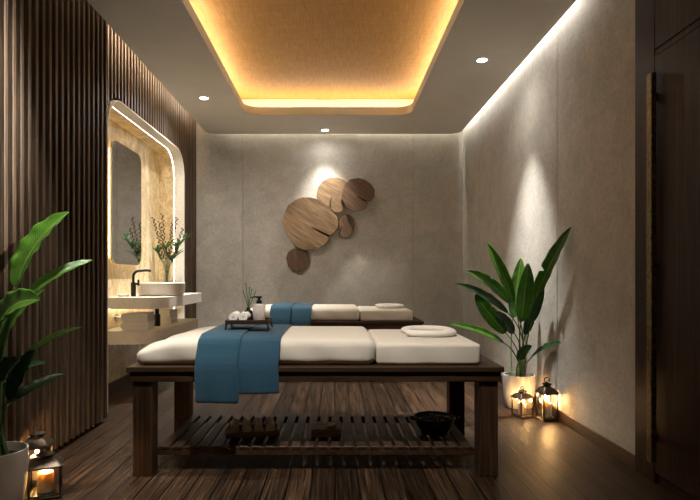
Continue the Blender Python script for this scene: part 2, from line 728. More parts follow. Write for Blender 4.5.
# ------------------------------------------------------------------ built-in wardrobe on the right
w = thing('wardrobe', 'tall dark wood built-in wardrobe with full height bronze handle', 'wardrobe', (1.70, 3.14, 0))
bm = nb()
box(bm, 0, .2, -.19, 0, 0, 2.995, .002, 1)
box(bm, .02, .2, -4.3, -.19, 0, 2.995)
box(bm, .004, .03, -4.3, -.19, 2.275, 2.305)
obj('body', bm, M['cabinet'], w)
for (a, b) in ((-.194, -1.2), (-1.206, -2.2), (-2.206, -3.2)):
    bm = nb()
    box(bm, 0, .022, b, a, .06, 2.27, .002, 1)
    dr = obj('door', bm, M['cabinet'], w)
    bm = nb()
    box(bm, 0, .022, b, a, 2.31, 2.99, .002, 1)
    obj('upper_door', bm, M['cabinet'], w)
    if a == -.194:
        bm = nb()
        box(bm, -.042, -.014, -.236, -.188, .123, 2.175, .004, 2)
        for z in (.25, 1.15, 2.05):
            box(bm, -.016, .002, -.225, -.2, z - .02, z + .02)
        h = obj('handle', bm, M['bronze'], dr)
        h['label'] = 'long hammered bronze bar handle'

# ------------------------------------------------------------------ ceiling downlights
def downlight(px, Y, label, energy, spot=64, blend=1.0, col=(1, .95, .88), spill=.6, aim=None):
    t = thing('downlight', label, 'downlight', (px, Y, ZC), 0, 'recessed ceiling downlights')
    bm = nb()
    lathe(bm, [(.045, .004), (.045, -.004), (.055, -.006), (.062, -.003), (.062, .002)], 32)
    obj('trim_ring', bm, M['white'], t, True)
    bm = nb()
    lathe(bm, [(0, -.001), (.044, -.001), (.044, .003), (0, .003)], 32)
    obj('diffuser', bm, M['lampface'], t)
    b_ = light('SPOT', 'downlight_beam', t, (0, 0, -.02), energy, col, spot_size=math.radians(spot), spot_blend=blend, shadow_soft_size=.03)
    if aim:
        b_.rotation_euler = (Vector(aim) - Vector((px, Y, ZC))).to_track_quat('-Z', 'Y').to_euler()
    if spill:
        light('SPOT', 'downlight_spill', t, (0, 0, -.02), energy * spill, col, spot_size=math.radians(168), spot_blend=1, shadow_soft_size=.04)
    return t


downlight(-1.395, 5.9, 'recessed round ceiling downlight close to slatted wall over the vanity niche', 220, 80, spill=.3)
downlight(-.13, 7.2, 'recessed round ceiling downlight above the wooden wall art', 130, 72, spill=.05)
downlight(1.29, 4.86, 'recessed round ceiling downlight over the potted plant by the right wall', 400, 58, spill=.04)
downlight(1.29, 1.9, 'unseen tilted ceiling spot added to brighten the near slats', 1150, 50, .35, spill=0, aim=(-1.73, 1.78, 2.1))  # unseen lamp, added to throw light across onto the near slats
downlight(-1.40, 2.86, 'recessed round ceiling downlight right over the left potted plant', 160, 58, spill=0)
downlight(-.2, 1.8, 'unseen ceiling fill spot added to light the front of the near massage table', 180, 72, spill=0, aim=(-.1, 3.3, .7))  # added front fill, aimed at the near mattress from out of view

# ------------------------------------------------------------------ massage tables
LEN = 2.065


def make_table():
    t = thing('massage_table', 'dark wood massage table nearest the viewer with slatted lower shelf', 'massage table', (-.108, 3.02, 0), 0, 'massage tables')
    h = LEN / 2
    bm = nb()
    box(bm, -h, h, 0, .95, .58, .609, .004)
    obj('tabletop', bm, M['table_x'], t)
    for y0 in (.014, .906):
        bm = nb()
        box(bm, -h + .014, h - .014, y0, y0 + .03, .525, .581, .003)
        obj('apron', bm, M['table_x'], t)
    for x0 in (-h + .014, h - .044):
        bm = nb()
        box(bm, x0, x0 + .03, .044, .906, .525, .581, .003)
        obj('end_apron', bm, M['table_y'], t)
    for x in (-1, 1):
        for y0 in (.03, .814):
            bm = nb()
            xa = x * (h - .026)
            box(bm, min(xa, xa - x * .106), max(xa, xa - x * .106), y0, y0 + .106, 0, .5255, .004)
            obj('leg', bm, M['table_z'], t)
    bm = nb()
    box(bm, -h + .06, h - .06, .115, .15, .09, .136, .003)
    box(bm, -h + .06, h - .06, .80, .835, .09, .136, .003)
    n = 24
    for i in range(n):
        x = -h + .175 + i * (LEN - .35) / (n - 1)
        box(bm, x - .027, x + .027, .112, .838, .126, .142, .003, 1)
    obj('lower_shelf', bm, M['table_y'], t)
    return t


def cushion(x0, x1, y0, y1, z0, z1, r, swell=0.0, seg=40, endslope=0):
    """soft box with rounded edges"""
    bm = nb()
    t = bmesh.new()
    box(t, x0, x1, y0, y1, z0, z1)
    bmesh.ops.remove_doubles(t, verts=t.verts[:], dist=1e-5)
    bmesh.ops.bevel(t, geom=t.edges[:], offset=r, segments=5, profile=.5, affect='EDGES')
    # cut across the length so that the sheet can swell and wrinkle
    for k in range(1, seg):
        x = x0 + (x1 - x0) * k / seg
        bmesh.ops.bisect_plane(t, geom=t.verts[:] + t.edges[:] + t.faces[:], plane_co=(x, 0, 0), plane_no=(1, 0, 0))
    for k in range(1, 12):
        yy = y0 + (y1 - y0) * k / 12
        bmesh.ops.bisect_plane(t, geom=t.verts[:] + t.edges[:] + t.faces[:], plane_co=(0, yy, 0), plane_no=(0, 1, 0))
    for v in t.verts:
        c = v.co
        u = (c.x - x0) / (x1 - x0)
        vv = (c.y - y0) / (y1 - y0)
        up = (c.z - z0) / (z1 - z0)
        c.z += swell * up * math.sin(PI * min(max(u, 0), 1)) ** .5 * math.sin(PI * min(max(vv, 0), 1)) ** .5
        if endslope:
            e = max(0, 1 - (c.x - x0) / endslope)
            c.z -= up * .06 * e ** 2
            c.z += up * .006 * math.sin(c.y * 17 + c.x * 9) * min(1, e * 2)
        c.y += .003 * math.sin(c.x * 23 + c.z * 30) * (1 if abs(vv - .5) > .4 else 0)
    merge(bm, t)
    return bm


def make_mattress():
    t = thing('mattress', 'cream sheeted mattress on the massage table nearest the viewer', 'mattress', (-.108, 3.02, .6095), 0, 'mattresses on the massage tables')
    obj('body_section', cushion(-1.0, .335, .045, .905, 0, .142, .045, .008, 44, .34), M['sheet'], t, True, 60)
    obj('head_section', cushion(.338, .92, .05, .90, 0, .12, .022, .0, 14), M['sheet'], t, True, 60)
    return t


def drape(bm, x0, x1, lift, zf, zb, skew=0, amp=.004, n=14):
    """cloth strip lying across the mattress: profile in (y, z) hung at both sides"""
    zt = .6095 + .15 + lift
    prof = [(.955 + lift, zb), (.955 + lift, .64), (.925 + lift, .70), (.89, zt - .016), (.85, zt - .001), (.7, zt + .002), (.5, zt + .003), (.3, zt + .002),
            (.12, zt), (.075, zt - .006), (.048 - lift, zt - .02), (.030 - lift, zt - .045), (.014 - lift, .69), (.002 - lift, .66), (-.007 - lift, .63), (-.012 - lift, .60), (-.015 - lift, .56), (-.017 - lift, .52), (-.018 - lift, zf)]
    # finer steps
    P2 = []
    for a, b in zip(prof, prof[1:]):
        for k in range(3):
            P2.append((a[0] + (b[0] - a[0]) * k / 3, a[1] + (b[1] - a[1]) * k / 3))
    P2.append(prof[-1])
    rows = []
    for j, (y, z) in enumerate(P2):
        row = []
        for i in range(n + 1):
            u = i / n
            x = x0 + (x1 - x0) * u
            hang = max(0, (.62 - z) / .2) if y < .1 else 0
            yy = y - amp * hang * math.sin(u * 9 + x0 * 7) - amp * .5 * hang
            zz = z + (skew * (u - .5) if j == len(P2) - 1 else 0)
            xx = x + (.004 * math.sin(z * 18) * (1 if y < .1 else 0))
            row.append(bm.verts.new((xx, yy, zz)))
        rows.append(row)
    for a, b in zip(rows, rows[1:]):
        for i in range(n):
            bm.faces.new((a[i], a[i + 1], b[i + 1], b[i]))


def make_throw():
    t = thing('throw', 'teal blue throw draped across the front massage table under the tray', 'throw', (-.108, 3.02, 0), 0, 'blue throws on the massage tables')
    bm = nb()
    drape(bm, -.648, -.414, .017, .418, .5, -.004)
    obj('upper_layer', bm, M['blue'], t, True, 60, 1, .009)
    bm = nb()
    drape(bm, -.45, -.194, .006, .466, .52, .006)
    obj('under_layer', bm, M['blue'], t, True, 60, 1, .010)
    return t


def make_horseshoe():
    t = tag(obj('rolled_towel', nb_horseshoe(), M['towel'], None, True, 60, 1), 'white towel rolled into a horseshoe on the front massage table headrest', 'towel', 'horseshoe towels')
    return t


def nb_horseshoe():
    bm = nb()
    pts = []
    R = [(-.125, .025), (-.10, .065), (-.04, .092), (.05, .096), (.125, .075), (.155, .01), (.135, -.06), (.06, -.085), (-.03, -.085), (-.10, -.072), (-.118, -.05)]
    m = len(R)
    for i in range((m - 1) * 4 + 1):
        k, f = divmod(i, 4)
        f /= 4
        p = [R[max(0, min(m - 1, k + j))] for j in (-1, 0, 1, 2)]
        q = []
        for c in (0, 1):
            a, b, cc, d = (p[0][c], p[1][c], p[2][c], p[3][c])
            q.append(.5 * (2 * b + (cc - a) * f + (2 * a - 5 * b + 4 * cc - d) * f * f + (3 * b - a - 3 * cc + d) * f ** 3))
        pts.append((q[0], q[1] * 1.95, .0195))
    rs = [.035] * len(pts)
    rs[0] = rs[-1] = .024
    tube(bm, pts, rs, 12, True, .62)
    return bm


tab = make_table()
mat_ = make_mattress()
thr = make_throw()
hs = make_horseshoe()
hs.location = (.585, 3.57, .7305)
DX, DY = .045, 3.01
for o, lab in ((tab, 'dark wood massage table at the back, before the wooden wall art'),
               (mat_, 'cream sheeted mattress on the massage table farther back'),
               (thr, 'teal blue throw draped across the massage table farther back'),
               (hs, 'white towel rolled into a horseshoe on the back massage table')):
    c = copy_tree(o)
    c.location = o.location + Vector((DX, DY, 0))
    c['label'] = lab

ZM = .6095 + .15 + .024        # top of the front throw
# ------------------------------------------------------------------ tray set on the near throw
TX, TY = -.525, 3.40
tr = thing('tray', 'small dark footed tray standing on the blue throw', 'tray', (TX, TY, ZM - .001))
bm = nb()
box(bm, -.13, .13, -.1, .1, .034, .046, .002, 1)
for (a, b, c, d) in ((-.13, .13, -.1, -.092), (-.13, .13, .092, .1), (-.13, -.122, -.092, .092), (.122, .13, -.092, .092)):
    box(bm, a, b, c, d, .04, .06, .002, 1)
obj('board', bm, M['tray'], tr)
for sx in (-1, 1):
    for sy in (-1, 1):
        bm = nb()
        tube(bm, [(sx * .123, sy * .094, .036), (sx * .129, sy * .097, 0)], [.008, .005], 8)
        obj('foot', bm, M['tray'], tr, True)
ZTR = ZM - .001 + .0465


def spiral(r0, r1, turns, n=70):
    return [((r0 + (r1 - r0) * i / n) * math.cos(2 * PI * turns * i / n - PI / 2), (r0 + (r1 - r0) * i / n) * math.sin(2 * PI * turns * i / n - PI / 2)) for i in range(n + 1)]


def roll(label, loc, r, length, rz=0, mat='towel', group=None):
    """towel rolled up, the spiral showing at its ends"""
    bm = nb()
    th = r / 3.6
    ribbon(bm, spiral(th * .6, r - th / 2, 3), th * .93, lambda u, v, wv: (u, wv, v + r), -length / 2, length / 2, 2)
    o = tag(obj('rolled_towel', bm, M[mat], None, True, 50), label, 'towel', group)
    o.location = loc
    o.rotation_euler = (0, 0, rz)
    return o


roll('white rolled face towel at the left end of the footed tray', (TX - .086, TY - .005, ZTR), .03, .16, .04, 'towel', 'rolled towels on the footed tray')
roll('white rolled face towel beside the soap dispenser on the tray', (TX - .022, TY - .03, ZTR), .03, .11, -.04, 'towel', 'rolled towels on the footed tray')
rd = thing('reed_diffuser', 'reed diffuser with dark jar and thin sticks on the tray', 'reed diffuser', (TX, TY, ZTR))
# the jar stands behind the rolls, inside the tray rim
rd.location = (TX - .016, TY + .0605, ZTR)
bm = nb()
lathe(bm, [(0, 0), (.026, 0), (.029, .006), (.029, .05), (.022, .062), (.013, .066), (.013, .08), (.009, .08), (.009, .066), (0, .06)], 24)
obj('jar', bm, M['black'], rd, True)
for (dx, dy, h) in ((-.035, .01, .185), (-.014, -.012, .24), (.004, .015, .21), (.022, -.004, .195), (.045, .012, .18)):
    bm = nb()
    tube(bm, [(-dx * .1, -dy * .1, .062), (dx, dy, h)], .0026, 6)
    obj('reed', bm, M['stem'], rd, True)
sd = thing('soap_dispenser', 'taupe soap dispenser bottle with black pump on the tray', 'soap dispenser', (TX + .058, TY + .008, ZTR))
bm = nb()
lathe(bm, [(0, 0), (.036, 0), (.039, .004), (.039, .098), (.035, .104), (.015, .106), (0, .106)], 32)
obj('bottle', bm, M['bottle'], sd, True)
bm = nb()
lathe(bm, [(0, .105), (.017, .105), (.017, .126), (.008, .128), (.008, .138), (.018, .14), (.018, .152), (0, .153)], 24)
pm = obj('pump', bm, M['black'], sd, True)
bm = nb()
tube(bm, [(0, 0, .147), (-.03, 0, .148), (-.052, 0, .142)], [.006, .005, .004], 8)
obj('spout', bm, M['black'], pm, True)

# ------------------------------------------------------------------ things on the lower shelf
ZS = .1425
wt = thing('wooden_tray', 'shallow wooden tray of rolled cloths at left of the lower shelf', 'tray', (-.505, 3.40, ZS), math.radians(9))
bm = nb()
box(bm, -.16, .16, -.1, .1, 0, .012, .002, 1)
for (a, b, c, d) in ((-.16, .16, -.1, -.088), (-.16, .16, .088, .1), (-.16, -.148, -.088, .088), (.148, .16, -.088, .088)):
    box(bm, a, b, c, d, 0, .03, .002, 1)
obj('tray_body', bm, M['lightwood'], wt)
ca, sa = math.cos(math.radians(9)), math.sin(math.radians(9))
for i, nm in enumerate(('leftmost', 'second from left', 'third from left', 'rightmost')):
    dx = -.108 + i * .072
    roll(nm + ' of four rolled cloths in the wooden tray on the lower shelf', (-.505 + dx * ca, 3.40 + dx * sa, ZS + .0125), .0315, .165, math.radians(9), 'towel', 'rolled cloths in the wooden tray')
bx = thing('wooden_box', 'square wooden box at the middle of the lower shelf', 'box', (-.052, 3.40, ZS))
bm = nb()
box(bm, -.09, .09, -.1, .1, 0, .034, .003, 1)
obj('box_body', bm, M['lightwood'], bx)
bm = nb()
box(bm, -.092, .092, -.102, .102, .034, .044, .003, 1)
for i in range(5):
    box(bm, -.075 + i * .032, -.055 + i * .032, -.09, .09, .043, .047, .001, 1)
obj('lid', bm, M['lightwood'], bx)
bm = nb()
lathe(bm, [(0, 0), (.02, 0), (.027, .006), (.028, .014), (.022, .018), (0, .019)], 24)
d_ = tag(obj('soap', bm, M['stone'], None, True), 'round pale soap lying on the wooden box lid', 'soap')
d_.location = (-.02, 3.37, ZS + .0475)
bw = thing('bowl', 'black bowl filled with dark pebbles on the lower shelf', 'bowl', (.61, 3.40, ZS))
bm = nb()
lathe(bm, [(0, .006), (.07, .006), (.07, 0), (.078, 0), (.082, .012), (.112, .055), (.122, .092), (.128, .096), (.128, .104), (.116, .104), (.108, .075), (.09, .04), (.04, .02), (0, .018)], 40)
obj('bowl_body', bm, M['black'], bw, True)
for sx in (-1, 1):
    bm = nb()
    tube(bm, [(sx * .118, -.03, .088), (sx * .148, -.022, .092), (sx * .15, .022, .092), (sx * .118, .03, .088)], .006, 8)
    obj('bowl_handle', bm, M['black'], bw, True)
bm = nb()
ball(bm, (0, 0, 0), .017, (1, .8, .6), 12, 8)
peb = tag(obj('pebble', bm, M['pebble'], None, True), 'small dark pebble heaped in the black bowl', 'pebble', 'pebbles in the black bowl')
spots = []
for ring, (rr, cnt, zz) in enumerate(((.0, 1, .094), (.034, 6, .092), (.066, 12, .090), (.094, 17, .088))):
    for k in range(cnt):
        a = 2 * PI * k / max(1, cnt) + ring * .4
        spots.append((.61 + rr * math.cos(a), 3.40 + rr * math.sin(a), ZS + zz + random.uniform(-.003, .004)))
for i, p in enumerate(spots):
    o = peb if i == 0 else peb.copy()
    if i:
        COL.objects.link(o)
    o.location = p
    o.rotation_euler = (random.uniform(-.3, .3), random.uniform(-.3, .3), random.uniform(0, 6))
    s = random.uniform(.85, 1.15)
    o.scale = (s, s, s)

# ------------------------------------------------------------------ vanity in the recess
ZV = .905
bm = nb()
prism(bm, rrect(-2.15, -1.58, 5.1, 6.60, (0, .22, .05, 0), 12), XY, ZV - .105, ZV)
vc = tag(obj('vanity_counter', bm, M['stone'], None, True, 30), 'pale stone floating vanity counter with rounded corner below the mirror', 'counter')
ZV2 = .60
bm = nb()
box(bm, -2.13, -2.11, 5.2, 6.5, ZV - .113, ZV - .1045)
obj('light_strip', bm, M['under'], vc)
bm = nb()
prism(bm, rrect(-2.15, -1.62, 5.05, 6.60, (0, .25, .05, 0), 12), XY, ZV2 - .12, ZV2)
tag(obj('vanity_shelf', bm, M['shelfstone'], None, True, 30), 'thick stone shelf floating under the vanity counter', 'shelf')
bm = nb()
lathe(bm, [(0, .012), (.14, .012), (.20, .03), (.215, .07), (.222, .128), (.232, .132), (.238, .126), (.236, .06), (.225, .012), (.205, 0), (0, 0)], 48, sx=1.0, sy=1.0)
bs = thing('basin', 'round white vessel basin on the vanity counter', 'basin', (-1.775, 5.66, ZV))
obj('bowl', bm, M['ceramic'], bs, True)
bm = nb()
lathe(bm, [(0, .012), (.022, .012), (.022, .017), (0, .018)], 20)
obj('drain', bm, M['chrome'], bs, True)
fc = thing('faucet', 'tall matt black gooseneck faucet beside the basin', 'faucet', (-1.965, 5.40, ZV))
bm = nb()
lathe(bm, [(0, 0), (.024, 0), (.024, .135), (.018, .14), (0, .14)], 24)
pth = [(0, 0, .13)]
for k in range(9):
    a = PI - .5 * PI * k / 8
    pth.append((.06 * (1 + math.cos(a)) * .8, .06 * (1 + math.cos(a)) * .45, .195 + .055 * math.sin(a)))
pth += [(.10, .06, .256), (.125, .078, .255), (.14, .086, .248)]
obj('body', bm, M['black'], fc, True)
bm = nb()
tube(bm, pth, [.013] * (len(pth) - 1) + [.011], 12)
obj('spout', bm, M['black'], fc, True)
bm = nb()
tube(bm, [(.0, .0, .12), (.045, .012, .125)], .011, 10)
tube(bm, [(.045, .012, .105), (.045, .012, .165)], .010, 10)
obj('lever', bm, M['black'], fc, True)
bm = nb()
lathe(bm, [(0, 0), (.045, 0), (.055, .008), (.056, .02), (.05, .022), (.046, .012), (0, .01)], 28)
o = tag(obj('soap_dish', bm, M['ceramic'], None, True), 'small white soap dish on the counter left of the black faucet', 'soap dish')
o.location = (-2.045, 5.36, ZV)

mi = thing('mirror', 'tall rounded mirror with warm backlight over the vanity counter', 'mirror', (-2.15, 5.6, 1.22))
mr = rrect(-.40, .385, 0, 1.18, .11, 10)
bm = nb()
prism(bm, mr, lambda u, v, wv: (wv, u, v), .045, .058)
obj('glass', bm, M['mirror'], mi)
bm = nb()
prism(bm, rrect(-.396, .381, .004, 1.176, .106, 10), lambda u, v, wv: (wv, u, v), .036, .0449)
obj('backing', bm, M['bronze'], mi)
bm = nb()
prism(bm, rrect(-.30, .29, .1, 1.08, .04, 6), lambda u, v, wv: (wv, u, v), .0, .036)
obj('mount', bm, M['black'], mi)
bm = nb()
holed(bm, rrect(-.335, .325, .065, 1.115, .06, 6), rrect(-.303, .293, .097, 1.083, .04, 6), lambda u, v, wv: (wv, u, v), .01, .03)
obj('light_strip', bm, M['glow'], mi)

# folded towels on the shelf
def folded(label, loc, wx, dy, h, rz, mat='greytowel', layers=2, group=None):
    bm = nb()
    th = h / layers
    path = []
    for k in range(layers):
        z = th * (k + .5)
        a, b = (-dy / 2, dy / 2 - th / 2)
        a += th / 2
        line = [(a, z), ((a + b) / 2, z + .001), (b, z)]
        if k % 2:
            line = line[::-1]
        path += line
        if k < layers - 1:
            s = 1 if k % 2 == 0 else -1
            e = b if s > 0 else a
            for q in (-60, -25, 25, 60):
                r = math.radians(q)
                path.append((e + s * th / 2 * math.cos(r), th * (k + 1) + th / 2 * math.sin(r)))
    ribbon(bm, path, th * .94, lambda u, v, wv: (wv, u, v), -wx / 2, wx / 2, 4)
    o = tag(obj('folded_towel', bm, M[mat], None, True, 60), label, 'towel', group)
    o.location = loc
    o.rotation_euler = (0, 0, rz)
    return o


g = 'folded towels on the vanity shelf'
folded('lower grey folded towel of the near pile on the vanity shelf', (-1.86, 5.28, ZV2), .24, .26, .078, PI / 2 + .1, group=g)
folded('upper grey folded towel of the near pile on the vanity shelf', (-1.865, 5.285, ZV2 + .078), .23, .25, .078, PI / 2 + .05, group=g)
folded('lower grey folded towel of the far pile beyond the black drain trap', (-1.85, 6.03, ZV2), .24, .24, .072, PI / 2, group=g)
folded('upper grey folded towel of the far pile beyond the black drain trap', (-1.852, 6.03, ZV2 + .072), .23, .23, .07, PI / 2 - .06, group=g)
tp = thing('drain_trap', 'black drain trap between the towel piles below the basin', 'drain pipe', (-1.80, 5.60, ZV2))
bm = nb()
lathe(bm, [(0, .0), (.03, .0), (.034, .01), (.034, .11), (.028, .12), (0, .12)], 24)
obj('trap', bm, M['black'], tp, True)
bm = nb()
tube(bm, [(0, 0, .115), (0, 0, .198)], .02, 16)
obj('pipe', bm, M['black'], tp, True)
vv = thing('water_valve', 'round steel water valve on the onyx wall above the shelf', 'valve', (-2.149, 5.42, .70))
bm = nb()
tube(bm, [(0, 0, 0), (.012, 0, 0)], .035, 20)
obj('flange', bm, M['chrome'], vv, True)
bm = nb()
tube(bm, [(.011, 0, 0), (.10, 0, 0)], .014, 14)
obj('stem', bm, M['chrome'], vv, True)
bm = nb()
tube(bm, [(.09, 0, 0), (.125, 0, 0)], .022, 14)
obj('knob', bm, M['chrome'], vv, True)

# vase with dry twigs and leafy stems behind the basin
VX, VY = -1.96, 6.45
bm = nb()
lathe(bm, [(0, .0), (.04, 0), (.045, .006), (.038, .12), (.033, .25), (.036, .34), (.042, .37), (.040, .37), (.034, .34), (.030, .25), (.034, .12), (.038, .02), (0, .012)], 28)
o = tag(obj('vase', bm, M['vaseglass'], None, True), 'tall clear glass vase of twigs behind the basin', 'vase')
o.location = (VX, VY, ZV)
bm = nb()
lathe(bm, [(0, 0), (.03, 0), (.032, .005), (.032, .15), (.029, .15), (.028, .012), (0, .01)], 24)
o = tag(obj('tumbler', bm, M['vaseglass'], None, True), 'clear glass tumbler on the counter right of the vase', 'glass')
o.location = (-1.90, 6.50, ZV)
for i, (dx, dy, h) in enumerate(((-.15, -.02, .86), (-.10, .04, .82), (-.04, -.04, .90), (.06, .02, .80), (.13, -.03, .86), (.18, .04, .74))):
    t = thing('twig', 'thin brown budded twig standing in the glass vase', 'twig', (VX, VY, ZV + .015), 0, 'budded twigs in the glass vase')
    bm = nb()
    pts = []
    for k in range(10):
        s = k / 9
        pts.append((dx * s ** 1.5 + (.02 * (1 if dx < 0 else -1) * (1 - s)), dy * s ** 1.5, h * s))
    tube(bm, pts, [.0035 - .0022 * k / 9 for k in range(10)], 6)
    obj('stem', bm, M['twig'], t, True)
    bm = nb()
    for k in range(26):
        s = .48 + .52 * k / 25
        a = k * 2.4
        c = Vector((dx * s ** 1.5 + .012 * math.cos(a), dy * s ** 1.5 + .012 * math.sin(a), h * s))
        ball(bm, c, .0085, (1, 1, 1.3), 6, 5)
    obj('buds', bm, M['bud'], t, True)


def blade(bm, uvl, base, tip, ctrl, width, nrm, fold=.25, ripple=.0, nl=22, nw=6, shape=(.55, .75), notch=()):
    base, tip, ctrl, nrm = Vector(base), Vector(tip), Vector(ctrl), Vector(nrm).normalized()
    a, b = shape
    tm = a / (a + b)
    pk = tm ** a * (1 - tm) ** b
    L = (tip - base).length
    rows = []
    for i in range(nl + 1):
        t = i / nl
        p = base * (1 - t) ** 2 + ctrl * 2 * t * (1 - t) + tip * t * t
        tg = ((ctrl - base) * (1 - t) + (tip - ctrl) * t).normalized()
        sd_ = tg.cross(nrm).normalized()
        up = sd_.cross(tg).normalized()
        w_ = width * .5 * (max(t, 1e-4) ** a * max(1 - t, 0) ** b) / pk
        if i == nl:
            w_ = .0006
        row = []
        for j in range(-nw, nw + 1):
            s = j / nw
            ww = w_
            for (t0, side, amt) in notch:
                if s * side > 0:
                    ww *= 1 - amt * math.exp(-((t - t0) / .022) ** 2)
            q = p + sd_ * (s * ww) + up * (fold * ww * abs(s) ** 1.4 + ripple * width * math.sin(t * 31 + (3 if s > 0 else 0)) * s * s * math.sin(PI * t))
            row.append((bm.verts.new(q), (t, .5 + s * .5)))
        rows.append(row)
    for r0, r1 in zip(rows, rows[1:]):
        for j in range(2 * nw):
            quad = (r0[j], r0[j + 1], r1[j + 1], r1[j])
            f = bm.faces.new([v for v, _ in quad])
            for lp, (_, uv) in zip(f.loops, quad):
                lp[uvl].uv = uv


for i, (dx, dy, h, flip) in enumerate(((-.10, .02, .46, 1), (.02, -.05, .54, -1), (.19, .0, .62, 1), (.10, .04, .46, -1))):
    t = thing('leafy_stem', 'green stem with pointed leaves standing in the glass vase', 'foliage', (VX, VY, ZV + .015), 0, 'leafy stems in the glass vase')
    bm = nb()
    tube(bm, [(-dx * .15, -dy * .15, 0), (dx * .2, dy * .2, h * .6), (dx, dy, h)], [.004, .0035, .002], 6)
    obj('stem', bm, M['stem'], t, True)
    bm = nb()
    uvl = bm.loops.layers.uv.new('UVMap')
    for k in range(9):
        a = k * .7 + i
        bz = h * (.72 + .035 * k)
        s = bz / h
        b0 = Vector((dx * s ** 1.4, dy * s ** 1.4, bz))
        dv = Vector((max(math.cos(a), -.35), math.sin(a), .35 + .05 * k))
        tipv = b0 + dv.normalized() * (.15 + .03 * math.sin(k * 2.1))
        blade(bm, uvl, b0, tipv, (b0 + tipv) / 2 + Vector((0, 0, .02)), .034, (0, 0, 1), .2, 0, 8, 2)
    obj('leaves', bm, M['leafdark'], t, True, 80)

# ------------------------------------------------------------------ wooden wall art, five slices
def slice_(pts, d_front, th, mat, name, par, crack=None, ang=.6):
    """one slab of a trunk: outline on the wall, its own thickness and stand-off; crack = a cut from the rim inwards"""
    W = [at(x, y, 7.42) for x, y in pts]
    cx = sum(p.x for p in W) / len(W)
    cz = sum(p.z for p in W) / len(W)
    # local axes turned so that the grain follows the slab
    R = Matrix.Rotation(ang, 4, 'Y')
    bm = nb()
    Q = [R.inverted() @ Vector((p.x - cx, 0, p.z - cz)) for p in W]
    prism(bm, [(q.x, q.z) for q in Q], lambda u, v, wv: (u, wv, v), 0, th)
    top = [e for e in bm.edges if all(abs(v.co.y) < 1e-6 for v in e.verts)]
    bmesh.ops.bevel(bm, geom=top, offset=.0025, segments=1, profile=.5, affect='EDGES')
    o = obj(name, bm, mat, par)
    o.location = (cx - ORG.x, YB - d_front - ORG.y, cz - ORG.z)
    o.rotation_euler = (0, ang, 0)
    if crack:
        keep = [q for i, q in enumerate(Q) if i not in crack]
        bm = nb()
        prism(bm, [(q.x, q.z) for q in keep], lambda u, v, wv: (u, wv, v), th - .004, th + .006)
        obj('backing', bm, M['back'], o)  # dark plate added behind the slab, stands in for shade inside the crack
    return o


ORG = at(326, 225, 7.44)
ORG.y = YB
art = thing('wall_art', 'wooden wall art of overlapping tree slices on the plaster wall', 'wall art', ORG)
big = [(283.5, 222), (284.5, 214), (288, 206), (295, 200.5), (303, 197.5), (311, 197.8), (317.5, 199.5), (322, 203), (327, 206), (333, 212), (337, 217.5), (338.5, 223), (338, 228), (334.5, 232.5), (330, 235.8),
       (329.3, 235.2), (321, 231.2), (311.5, 227), (311, 228), (320, 233), (328.3, 237.2), (328.5, 240), (326, 244), (320, 247.5), (313, 250), (304, 250.3), (297, 247), (291, 241), (286.5, 233)]
slice_(big, .085, .045, M['slice_a'], 'wood_slice', art, (15, 16, 17, 18, 19))
topd = [(316.5, 196), (318, 188), (322.5, 181.5), (329, 178), (337, 177.3), (344, 179.5), (349.5, 183.5), (353, 189), (351, 195), (346, 198), (340.5, 200.5), (341.5, 204), (343.5, 209.5), (340, 212.5),
        (334, 212), (331, 208.5), (330.6, 203), (332, 197.5), (331.2, 196.5), (329.6, 202), (329.8, 207), (326, 206), (320, 202.5)]
slice_(topd, .060, .04, M['slice_a'], 'wood_slice', art, None, .5)
rt = [(343, 190), (345, 184), (350, 180), (358, 178.6), (365, 180.5), (371, 185), (374.5, 191), (374, 197.5), (370.5, 201.5), (365, 200.5), (357, 196.5), (356.6, 197.4), (364, 201.7), (368.5, 203.2), (366, 208), (359, 211.5), (352, 211.5), (347, 208.5), (343.5, 203), (341.5, 198.5)]
slice_(rt, .104, .035, M['slice_b'], 'wood_slice', art, (10, 11, 12), .7)
sm = [(338.5, 224), (340.5, 218), (345, 214.5), (350, 214.8), (353.5, 219), (355, 225), (353.5, 231), (350, 235.5), (346.5, 238), (341, 237), (338.5, 234), (341.5, 231), (342.5, 227.5), (341.8, 227), (339.5, 231)]
slice_(sm, .05, .03, M['slice_b'], 'wood_slice', art, None, 1.2)
bo = [(286, 258), (288, 252), (293, 248.8), (300, 248.5), (306, 251), (309, 256), (309, 263), (306, 268.5), (300, 272), (293, 271), (288, 266.5)]
slice_(bo, .042, .03, M['slice_b'], 'wood_slice', art, None, 1.4)
for c in list(art.children):
    # steel stand-offs so that each slab hangs from the wall
    q = c.location
    th = .03
    depth = -q.y
    bm = nb()
    tube(bm, [(0, .028, 0), (0, depth, 0)], .012, 10)
    obj('standoff', bm, M['chrome'], c, True)

# ------------------------------------------------------------------ potted plants
def pot_lathe(r, h):
    return [(0, 0), (r * .74, 0), (r * .80, .008), (r * .93, h * .35), (r * 1.0, h * .75), (r * .985, h), (r * .93, h), (r * .90, h * .8), (0, h * .78)]


